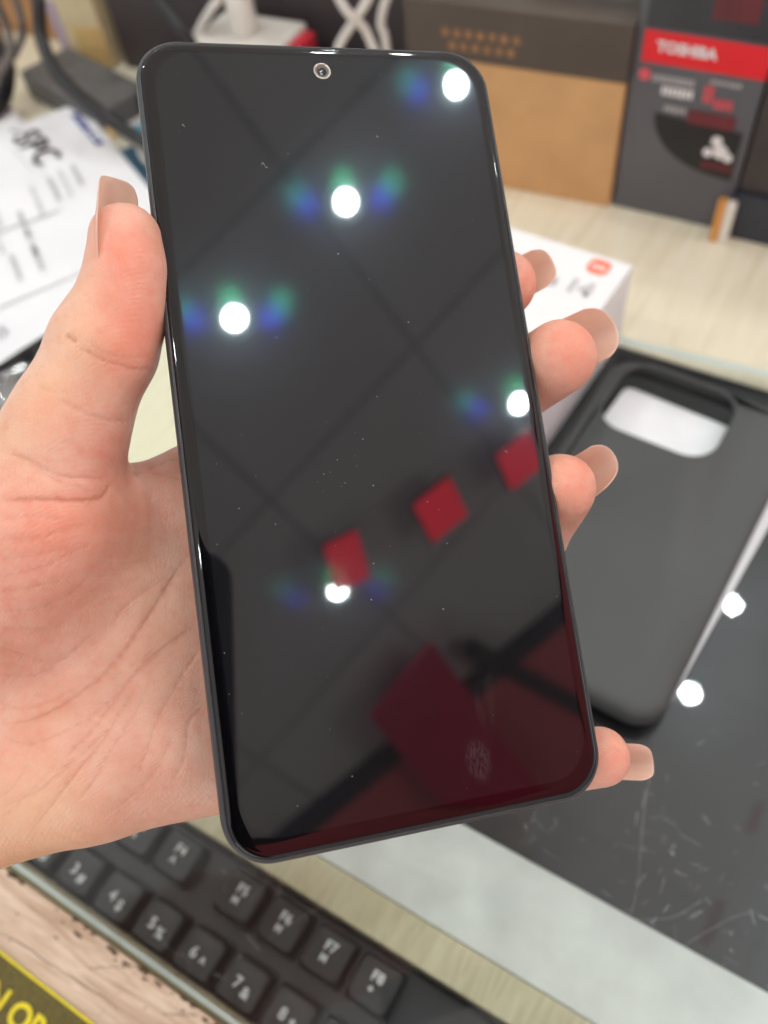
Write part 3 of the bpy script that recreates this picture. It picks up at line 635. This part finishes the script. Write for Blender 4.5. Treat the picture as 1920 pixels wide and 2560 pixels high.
gl = [o_(.00092, -.00090), o_(.00095, -.00045), o_(.00125, -.00020), o_(.0018, -.00006), o_(.0026, 0)]
DW, DH, DR, DY = .0686, .1548, .0078, .0007
disp = lambda d, z: [(x, y, z) for x, y in rrect(DW + 2 * d, DH + 2 * d, DR + d, 14, 0, DY)]
ob('cover_glass', loft('cover_glass', gl + [disp(.0003, 0), disp(0, 0)], False, False), M['bezel'], ph)
# display plate with the camera hole: outer loop joined to a circle
n_ = len(disp(0, 0)); hx, hy, hr = .0003, .0748, .00185
ol = disp(0, 0); hl = []
for (x, y, z) in ol:
    a = math.atan2(y - hy, x - hx); hl.append((hx + hr * math.cos(a), hy + hr * math.sin(a), 0))
# triangulated fill via bmesh so the plate stays flat with a clean hole
bm = bmesh.new()
vo = [bm.verts.new(p) for p in ol]; vh = [bm.verts.new((hx + hr * math.cos(2 * math.pi * i / 40), hy + hr * math.sin(2 * math.pi * i / 40), 0)) for i in range(40)]
ed = [bm.edges.new((vo[i], vo[(i + 1) % len(vo)])) for i in range(len(vo))] + [bm.edges.new((vh[i], vh[(i + 1) % 40])) for i in range(40)]
bmesh.ops.triangle_fill(bm, use_beauty=True, use_dissolve=False, edges=ed)
for f_ in bm.faces:
    if f_.normal.z < 0: f_.normal_flip()
me = bpy.data.meshes.new('display'); bm.to_mesh(me); bm.free(); ob('display', me, M['display'], ph)
fc = ob('front_camera', loft('front_camera', [[(hx + r * math.cos(2 * math.pi * i / 40), hy + r * math.sin(2 * math.pi * i / 40), z) for i in range(40)] for r, z in ((.0010, -.0003), (.0005, -.00045))], False, True), M['lens'], ph)
ob('lens_ring', loft('lens_ring', [[(hx + r * math.cos(2 * math.pi * i / 40), hy + r * math.sin(2 * math.pi * i / 40), z) for i in range(40)] for r, z in ((.00186, -.00002), (.00176, .00004), (.0015, .00002), (.00143, -.0002))], False, False), M['ring'], fc)
ob('lens_well', loft('lens_well', [[(hx + r * math.cos(2 * math.pi * i / 40), hy + r * math.sin(2 * math.pi * i / 40), z) for i in range(40)] for r, z in ((.00143, -.0002), (.0010, -.0003))], False, False), M['router'], fc)
ob('earpiece', loft('earpiece', [[(x, y, z) for x, y in rrect(.0240, .00055, .00027, 4, 0, H_ / 2 - .00115)] for z in (-.0006, -.00028)], smooth=False), M['speaker'], ph)
box('volume_button', (W_ / 2 - .0002, W_ / 2 + .0005, .018, .040, -.0058, -.0032), M['frame'], ph, bevel=.0002)
box('power_button', (W_ / 2 - .0002, W_ / 2 + .0005, .001, .011, -.0058, -.0032), M['frame'], ph, bevel=.0002)
dv_, df_ = [], []
for k in range(85):
    x, y = (random.uniform(-.034, .034), random.uniform(-.077, .077)) if k < 45 else (random.gauss(-.008, .012), random.gauss(-.03, .022))
    if abs(x) > .034 or abs(y) > .077: continue
    r = random.choice((.00003, .00004, .00004, .00006, .00009)) ; b0 = len(dv_)
    el = random.uniform(.6, 1.6)
    for i in range(6): dv_.append((x + r * el * math.cos(i * math.pi / 3), y + r * math.sin(i * math.pi / 3), .00003))
    df_.append(tuple(range(b0, b0 + 6)))
for (x, y, L_) in ((-.0152, .0535, .0012), (-.030, .062, .0005), (.0275, -.010, .0006), (.010, .060, .0004)):
    for s in range(4):
        b0 = len(dv_); a0 = x + L_ * s / 4; yy = y + L_ * .5 * math.sin(s * 1.4); y2 = y + L_ * .5 * math.sin((s + 1) * 1.4)
        dv_ += [(a0, yy - .00004, .00003), (a0 + L_ / 4, y2 - .00004, .00003), (a0 + L_ / 4, y2 + .00004, .00003), (a0, yy + .00004, .00003)]; df_.append((b0, b0 + 1, b0 + 2, b0 + 3))
tag(ob('dust', mesh('dust', dv_, df_, M['dust']), None, ph), kind='stuff')

# photographer's things, seen only mirrored in the screen
pp = empty('phone', label='second dark phone, seen only mirrored at the left edge of the screen', cat='phone')
pp.matrix_world = Matrix.Translation(CAM_P + CAM_M @ Vector((-.008, -.035, .006))) @ CAM_M.to_4x4()
ob('phone_body', loft('phone_body', [[(x, y, z) for x, y in rrect(.072 - 2 * d, .150 - 2 * d, .012, 8)] for d, z in ((.001, 0), (0, .001), (0, .007), (.001, .008))]), mat('navy_phone', (.006, .008, .014), .35), pp)
slv = ob('dark_sleeve', tube('dark_sleeve', [(-.060, -.080, .014), (-.020, -.165, .03), (.04, -.30, .09)], .030, M['clothdark'], 20, 8, .04))
slv.matrix_world = Matrix.Translation(CAM_P) @ CAM_M.to_4x4(); tag(slv, 'dark sleeve, seen only mirrored in the lower left of the screen', 'sleeve')

# ================================================================ THE HAND
PALM = [[(-125.8, -25.53, -196, 17), (-92.69, -19.24, -188, 15), (-42.39, 3.29, -186, 10.2)], [(-93.67, -28.28, -190, 15), (-35.16, -13.19, -189, 11.5)], [(-125.8, -51.96, -196, 18), (-93.67, -41.53, -190, 16), (-31.48, -31.48, -188, 11.5)], [(-91.7, -52.77, -186, 16), (-30.12, -49.91, -185, 10.8)], [(-121.95, -68.05, -190, 18), (-85.4, -58.19, -180, 16), (-62.09, -52.32, -178, 15), (-37.04, -50.51, -181, 10.5)], [(-121.95, -24.74, -190, 18), (-82.55, -12.95, -174, 19), (-66.81, -0.79, -170, 15.5), (-63.29, 11.72, -168, 10)], [(-177.35, -63.88, -205, 26), (-125.8, -45.58, -196, 24)]]
FINGERS = [[(-42.39, 3.29, -186, 10.0), (-14.88, 26.05, -200, 9.2), (16.37, 46.21, -207, 8.4), (27.12, 52.04, -197, 7.7)], [(-35.16, -13.19, -189, 10.5), (-15.26, 6.67, -205, 9.8), (15.48, 21.28, -208, 9), (28.05, 27.58, -201, 8.7), (38.3, 33.84, -188, 8.1)], [(-31.48, -31.48, -188, 10.5), (-7.59, -20.87, -204, 9.4), (21.08, -13.41, -206, 8.8), (33.78, -5.09, -199, 8.4), (38.36, 5.04, -187, 7.7)], [(-30.12, -49.91, -185, 9.5), (-5.53, -57.1, -198, 8.4), (26.98, -60.0, -200, 7.3), (37.9, -56.4, -194, 6.9), (46.21, -52.46, -184, 6.35)]]
THUMB = [(-74.46, -4.05, -174, 16), (-61.76, 17.09, -168.5, 11.2), (-54.39, 33.13, -168, 10.0), (-51.26, 40.12, -167.5, 8.4), (-50.02, 46.22, -167, 7.35), (-50.18, 52.82, -167, 7.0)]
CREASES = [(0.38, 0.42, [(-37.71, -7.69), (-41.21, -12.75), (-44.32, -17.8), (-47.81, -23.24), (-50.92, -27.51), (-54.03, -31.01), (-58.69, -34.5), (-63.36, -37.61), (-68.8, -40.14), (-75.01, -41.5)]), (0.32, 0.28, [(-36.16, -21.88), (-41.6, -25.57), (-46.26, -29.45), (-50.15, -33.34), (-53.25, -37.61), (-58.31, -44.22), (-63.36, -48.88)]), (0.28, 0.22, [(-35.77, -26.35), (-39.27, -31.79), (-41.99, -36.06), (-44.71, -41.5), (-46.26, -46.55), (-48.2, -51.6)]), (0.28, 0.18, [(-40.04, -10.8), (-45.48, -14.69), (-49.76, -17.8), (-52.48, -20.91), (-53.25, -23.24)]), (0.28, 0.2, [(-34.6, -37.61), (-37.71, -40.33), (-38.49, -43.44), (-39.27, -48.88), (-41.6, -52.38)]), (0.5, 0.5, [(-53.25, 6.1), (-54.81, 2.99), (-59.47, 2.21), (-67.24, 2.41), (-75.01, 2.21)]), (0.35, 0.3, [(-75.01, 11.73), (-70.35, 10.57), (-66.47, 8.63), (-63.36, 7.07), (-58.31, 6.68), (-53.84, 6.29)]), (0.3, 0.15, [(-75.01, 9.79), (-69.19, 9.01), (-64.13, 6.29), (-59.47, 4.74), (-55.59, 3.57)]), (0.25, 0.16, [(-75.01, -1.48), (-69.19, -0.89), (-62.19, -1.48)]), (0.25, 0.18, [(-75.01, -5.36), (-69.19, -5.36), (-64.13, -4.2), (-58.31, -2.64)]), (0.25, 0.16, [(-75.01, -9.25), (-68.41, -8.67), (-62.19, -7.11)]), (0.25, 0.16, [(-75.01, -12.75), (-67.24, -11.19), (-60.25, -7.69), (-56.75, -6.14)]), (0.25, 0.16, [(-75.01, -15.47), (-69.19, -14.88), (-62.19, -13.13)]), (0.25, 0.16, [(-75.01, -19.35), (-68.02, -18.96), (-62.58, -17.02), (-57.53, -13.13)]), (0.25, 0.14, [(-75.01, -22.65), (-67.24, -22.85), (-61.03, -22.07)]), (0.25, 0.15, [(-75.01, -26.35), (-70.35, -27.9), (-64.13, -29.84)]), (0.25, 0.15, [(-75.01, -31.79), (-69.19, -32.17), (-62.19, -28.68), (-56.36, -23.24)]), (0.3, 0.2, [(-75.01, -37.22), (-71.13, -38.2), (-65.3, -36.84), (-58.69, -33.34)]), (0.3, 0.2, [(-75.01, -43.83), (-69.19, -45.38), (-62.19, -42.66), (-56.75, -39.56), (-50.92, -34.5)]), (0.35, 0.25, [(-47.81, -32.56), (-51.7, -39.56), (-56.36, -46.55), (-60.25, -51.21), (-65.3, -57.82), (-68.8, -62.09)]), (0.3, 0.18, [(-53.25, -42.28), (-59.47, -47.72), (-67.24, -54.32), (-75.01, -57.82)]), (0.3, 0.18, [(-45.48, -31.79), (-47.81, -37.61), (-53.25, -46.55), (-56.75, -52.77), (-60.25, -57.04)]), (0.3, 0.18, [(-69.19, -48.1), (-72.68, -53.93), (-75.01, -55.49)]), (0.3, 0.15, [(-41.21, -43.44), (-43.93, -49.66), (-47.81, -54.32), (-53.25, -58.6)]), (0.3, 0.15, [(-63.36, -46.55), (-65.69, -51.21), (-70.35, -55.88), (-74.24, -59.76)]), (0.25, 0.12, [(-41.99, -7.69), (-46.26, -9.25), (-51.7, -10.03)]), (0.25, 0.12, [(-38.88, -13.13), (-41.6, -15.47), (-42.37, -18.96)]), (0.25, 0.2, [(-50.15, 7.46), (-46.26, 7.65), (-41.6, 7.07), (-39.27, 6.29)]), (0.3, 0.2, [(-49.37, 7.07), (-45.48, 8.63), (-41.6, 10.18), (-39.65, 9.79)]), (0.4, 0.3, [(-59.61, 32.31), (-56.64, 30.47), (-53.54, 29.2), (-49.58, 28.07), (-46.19, 27.79), (-43.08, 28.35)]), (0.3, 0.15, [(-58.06, 33.44), (-55.23, 31.18), (-50.71, 30.33), (-43.93, 30.05)]), (0.4, 0.25, [(-64.28, 22.42), (-60.32, 20.44), (-57.49, 18.88), (-53.54, 18.04), (-48.73, 17.61)]), (0.35, 0.4, [(-62.16, 34.43), (-61.17, 33.86), (-60.04, 33.15)]), (0.3, 0.15, [(-67.95, 24.68), (-65.12, 23.55), (-61.45, 23.26)])]
NAILS = [[[(34.19, 41.02, -196), (41.4, 41.4, -207), (44.07, 35.93, -206), (41.96, 29.78, -194)], [(39.98, 43.09, -191), (46.98, 43.03, -202), (49.74, 38.8, -201), (46.84, 33.14, -190)], [(45.75, 45.23, -187), (52.33, 45.13, -196), (55.06, 40.29, -196), (50.0, 33.91, -186)]], [[(37.45, 9.93, -194), (44.6, 7.59, -204), (45.32, 1.89, -203), (39.29, -1.79, -192)], [(42.42, 12.2, -190), (49.52, 10.37, -199), (51.11, 5.99, -198), (44.6, 1.57, -188)], [(46.2, 15.23, -186), (51.97, 14.62, -194), (54.14, 10.83, -194), (49.56, 6.88, -185)]], [[(25.62, 57.88, -204), (30.57, 58.18, -212), (32.05, 53.25, -212), (28.19, 47.92, -202)], [(30.54, 58.77, -199), (36.1, 59.21, -207), (37.37, 55.09, -206), (33.17, 49.02, -197)], [(35.55, 60.53, -196), (39.08, 60.88, -202), (41.15, 57.5, -202), (38.98, 52.15, -194)]], [[(45.54, -51.08, -192), (47.95, -56.0, -199), (47.95, -58.77, -199), (45.07, -58.77, -190)], [(51.15, -50.54, -188), (53.51, -54.86, -194), (53.51, -57.75, -194), (50.88, -58.27, -187)], [(57.44, -50.35, -186), (59.88, -54.01, -191), (60.23, -57.21, -191), (58.0, -57.82, -185)]], [[(-52.84, 43.16, -160), (-59.0, 45.32, -168), (-61.53, 49.4, -180), (-53.33, 49.94, -182)], [(-53.21, 52.18, -158), (-58.14, 55.48, -168), (-58.78, 59.61, -178), (-51.0, 59.61, -178)], [(-52.51, 62.34, -159), (-56.12, 66.5, -169), (-53.02, 68.66, -177), (-50.1, 66.14, -176)]]]

def rcone(X, Y, Z, a, b):
    ax, ay, az, ra = a; bx, by, bz, rb = b
    dx, dy, dz = bx - ax, by - ay, bz - az; L2 = dx * dx + dy * dy + dz * dz
    t = np.clip(((X - ax) * dx + (Y - ay) * dy + (Z - az) * dz) / L2, 0, 1)
    return np.sqrt((X - ax - t * dx) ** 2 + (Y - ay - t * dy) ** 2 + (Z - az - t * dz) ** 2) - (ra + (rb - ra) * t)
def smin(a, b, k):
    h = np.clip(.5 + .5 * (b - a) / k, 0, 1); return b + (a - b) * h - k * h * (1 - h)
HH = .8
lo = np.array([-150., -92, -228]); hi = np.array([66., 88, -140])
gx, gy, gz = [np.arange(lo[i], hi[i], HH, dtype=np.float32) for i in range(3)]
def chainfield(ch, k, pad=16):
    F = np.full((len(gx), len(gy), len(gz)), 60., np.float32)
    for a, b in zip(ch, ch[1:]):
        sl = []
        for i, g in enumerate((gx, gy, gz)):
            r = max(a[3], b[3]) + pad; m0, m1 = min(a[i], b[i]) - r, max(a[i], b[i]) + r
            sl.append(slice(max(0, int((m0 - g[0]) / HH)), max(0, min(len(g), int((m1 - g[0]) / HH) + 1))))
        if any(s.stop <= s.start for s in sl): continue
        X = gx[sl[0]][:, None, None]; Y = gy[sl[1]][None, :, None]; Z = gz[sl[2]][None, None, :]
        d = rcone(X, Y, Z, a, b).astype(np.float32); sub = F[sl[0], sl[1], sl[2]]
        F[sl[0], sl[1], sl[2]] = smin(sub, d, k)
    return F
F = None
for ch in PALM:
    f_ = chainfield(ch, 3.0, 24); F = f_ if F is None else smin(F, f_, 11.)
for ch in FINGERS: F = smin(F, chainfield(ch, 2.0), 2.5)
F = smin(F, chainfield(THUMB, 3.0, 20), 4.0)
F[0] = F[-1] = 5.; F[:, 0] = F[:, -1] = 5.; F[:, :, 0] = F[:, :, -1] = 5.
def surface_nets(F):
    ins = F < 0; nx, ny, nz = F.shape; acc = np.zeros((nx - 1, ny - 1, nz - 1, 3), np.float32); cnt = np.zeros((nx - 1, ny - 1, nz - 1), np.float32)
    cor = [(i, j, k) for i in (0, 1) for j in (0, 1) for k in (0, 1)]
    def sub(A, c): return A[c[0]:c[0] + nx - 1, c[1]:c[1] + ny - 1, c[2]:c[2] + nz - 1]
    for a in cor:
        for ax in range(3):
            if a[ax] == 0:
                b = list(a); b[ax] = 1
                fa, fb = sub(F, a), sub(F, b); m = (fa < 0) != (fb < 0)
                idx = np.nonzero(m); t = fa[idx] / (fa[idx] - fb[idx])
                p = np.zeros((len(t), 3), np.float32) + np.array(a, np.float32); p[:, ax] = t
                acc[idx] += p; cnt[idx] += 1
    cells = np.nonzero(cnt > 0); vid = np.full(cnt.shape, -1, np.int64); vid[cells] = np.arange(len(cells[0]))
    P = acc[cells] / cnt[cells][:, None] + np.stack(cells, 1)
    quads = []
    for ax in range(3):
        o1, o2 = (ax + 1) % 3, (ax + 2) % 3
        s0 = [slice(None)] * 3; s1 = [slice(None)] * 3; s0[ax] = slice(0, -1); s1[ax] = slice(1, None)
        A, B = ins[tuple(s0)], ins[tuple(s1)]
        e = np.stack(np.nonzero(A != B), 1); e = e[(e[:, o1] > 0) & (e[:, o2] > 0) & (e[:, o1] < F.shape[o1] - 1) & (e[:, o2] < F.shape[o2] - 1)]
        u = np.zeros(3, int); u[o1] = 1; v = np.zeros(3, int); v[o2] = 1
        g = lambda c: vid[c[:, 0], c[:, 1], c[:, 2]]
        q = np.stack([g(e - u - v), g(e - v), g(e), g(e - u)], 1)
        flip = B[tuple(e.T)]
        q[flip] = q[flip][:, ::-1]; quads.append(q)
    return P, np.concatenate(quads)
P, Q = surface_nets(F); del F
P = P * HH + lo
# relax
E = np.unique(np.sort(np.concatenate([Q[:, [0, 1]], Q[:, [1, 2]], Q[:, [2, 3]], Q[:, [3, 0]]]), 1), axis=0)
deg = np.bincount(E.ravel(), minlength=len(P)).astype(float)[:, None]
for it in range(6):
    s = np.zeros_like(P)
    for c in range(3):
        s[:, c] = np.bincount(E[:, 0], P[E[:, 1], c], len(P)) + np.bincount(E[:, 1], P[E[:, 0], c], len(P))
    f = .55 if it % 2 == 0 else -.5
    P = P + f * (s / deg - P)
me = bpy.data.meshes.new('hand'); me.from_pydata(P.tolist(), [], Q.tolist()); me.update()
tmp = bpy.data.objects.new('tmp', me); COL.objects.link(tmp); md = tmp.modifiers.new('s', 'SUBSURF'); md.levels = 1; md.render_levels = 1
me2 = bpy.data.meshes.new_from_object(tmp.evaluated_get(bpy.context.evaluated_depsgraph_get())); bpy.data.objects.remove(tmp)
nv = len(me2.vertices); co = np.empty(nv * 3, np.float32); me2.vertices.foreach_get('co', co); co = co.reshape(-1, 3)
no = np.empty(nv * 3, np.float32); me2.vertices.foreach_get('normal', no); no = no.reshape(-1, 3)
xy = co[:, :2] * (168. / -co[:, 2:3])
facing = np.clip(no[:, 2] * 2.2, 0, 1)
crease = np.zeros(nv); disp_ = np.zeros(nv)
for wd, dp, pts in CREASES:
    C = [(p.x, p.y) for p in catmull([(a, b, 0) for a, b in pts], 6)]
    best = np.full(nv, 9e9)
    n_ = len(C) - 1
    bb0 = np.min(C, 0) - 3; bb1 = np.max(C, 0) + 3
    sel = np.nonzero((xy[:, 0] > bb0[0]) & (xy[:, 0] < bb1[0]) & (xy[:, 1] > bb0[1]) & (xy[:, 1] < bb1[1]) & (facing > 0))[0]
    X = xy[sel]; bst = np.full(len(sel), 9e9); tt = np.zeros(len(sel))
    wob = .12 * np.sin(X[:, 0] * 1.7 + X[:, 1] * 2.3) + .08 * np.sin(X[:, 0] * 4.1 - X[:, 1] * 3.3)
    for i in range(n_):
        a = np.array(C[i]); d = np.array(C[i + 1]) - a; L = d @ d + 1e-9
        t = np.clip(((X - a) @ d) / L, 0, 1); e = np.hypot(X[:, 0] - a[0] - t * d[0], X[:, 1] - a[1] - t * d[1])
        m = e < bst; bst[m] = e[m]; tt[m] = (i + t[m]) / n_
    taper = np.clip(np.minimum(tt, 1 - tt) * 8 + .15, 0, 1)
    e = np.abs(bst + wob)
    wd = wd * .8; dp = dp * .78
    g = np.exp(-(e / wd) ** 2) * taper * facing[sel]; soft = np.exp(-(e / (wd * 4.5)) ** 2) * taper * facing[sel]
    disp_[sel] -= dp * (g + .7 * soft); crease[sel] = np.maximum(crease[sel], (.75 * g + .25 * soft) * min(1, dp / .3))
disp_ += .10 * np.sin(co[:, 0] * .35 + 1.3 * np.sin(co[:, 1] * .21)) * np.sin(co[:, 1] * .31 + .9 * np.sin(co[:, 0] * .17))
co = co + no * disp_[:, None]
pink = np.zeros(nv); yel = np.zeros(nv)
def blob(arr, px, py, r, k, d=None):
    x, y = (px - 960) / 2150 * 168, -(py - 1280) / 2150 * 168
    arr += k * np.exp(-((xy[:, 0] - x) ** 2 + (xy[:, 1] - y) ** 2) / (r * r))
for a in ((320, 620, 6, .9), (310, 760, 8, .75), (350, 850, 6, .5), (300, 900, 6, .35), (100, 1030, 6, .4), (60, 1290, 10, .45), (180, 1300, 9, .5), (60, 1460, 12, .4), (1440, 850, 8, .85), (1450, 1190, 7, .8), (1540, 1890, 6, .7), (1330, 700, 6, .8), (350, 1270, 8, .3), (60, 1900, 10, .35), (330, 1880, 8, .25), (270, 1120, 6, .5)): blob(pink, *a)
for a in ((200, 850, 6, .7), (110, 960, 7, .6), (20, 1080, 9, .5), (20, 2080, 12, .8), (420, 1500, 10, .3), (150, 2050, 10, .5), (200, 720, 4, .5)): blob(yel, *a)  # warm light along the thumb's outer rim, painted into the skin colour
nz_ = .12 * np.sin(xy[:, 0] * .9 + 2 * np.sin(xy[:, 1] * .6)) * np.sin(xy[:, 1] * .8 + 2 * np.sin(xy[:, 0] * .5))
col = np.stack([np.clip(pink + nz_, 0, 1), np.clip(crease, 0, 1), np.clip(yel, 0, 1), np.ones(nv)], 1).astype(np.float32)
me2.vertices.foreach_set('co', (co / 1000.).astype(np.float32).ravel())
ca = me2.color_attributes.new('skin', 'FLOAT_COLOR', 'POINT'); ca.data.foreach_set('color', col.ravel())
for p in me2.polygons: p.use_smooth = True
me2.materials.clear(); me2.update()
pr = empty('person', label='left hand with long nude nails gripping the black phone from behind', cat='person')
pr.matrix_world = Matrix.Translation(CAM_P) @ CAM_M.to_4x4()
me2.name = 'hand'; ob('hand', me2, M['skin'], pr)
def bez(c, t):
    c = [Vector(x) for x in c]
    while len(c) > 1: c = [c[i] * (1 - t) + c[i + 1] * t for i in range(len(c) - 1)]
    return c[0]
for net in NAILS:
    nu, nv_ = 20, 18; vs, fs = [], []
    for j in range(nv_ + 1):
        for i in range(nu + 1):
            u = i / nu; vmax = 1 - .16 * abs(2 * u - 1) ** 7; v = j / nv_ * vmax
            p = bez([bez(row, u) for row in net], v); vs.append(p / 1000.)
    for j in range(nv_):
        for i in range(nu):
            a = j * (nu + 1) + i; fs.append((a, a + 1, a + nu + 2, a + nu + 1))
    nm = mesh('fingernail', vs, fs, M['nail'], True)
    tmp = bpy.data.objects.new('tmp', nm); COL.objects.link(tmp); md = tmp.modifiers.new('s', 'SOLIDIFY'); md.thickness = .0003; md.offset = 0
    md2 = tmp.modifiers.new('b', 'SUBSURF'); md2.levels = 1
    n2 = bpy.data.meshes.new_from_object(tmp.evaluated_get(bpy.context.evaluated_depsgraph_get())); bpy.data.objects.remove(tmp)
    for p in n2.polygons: p.use_smooth = True
    ob('fingernail', n2, None, pr)
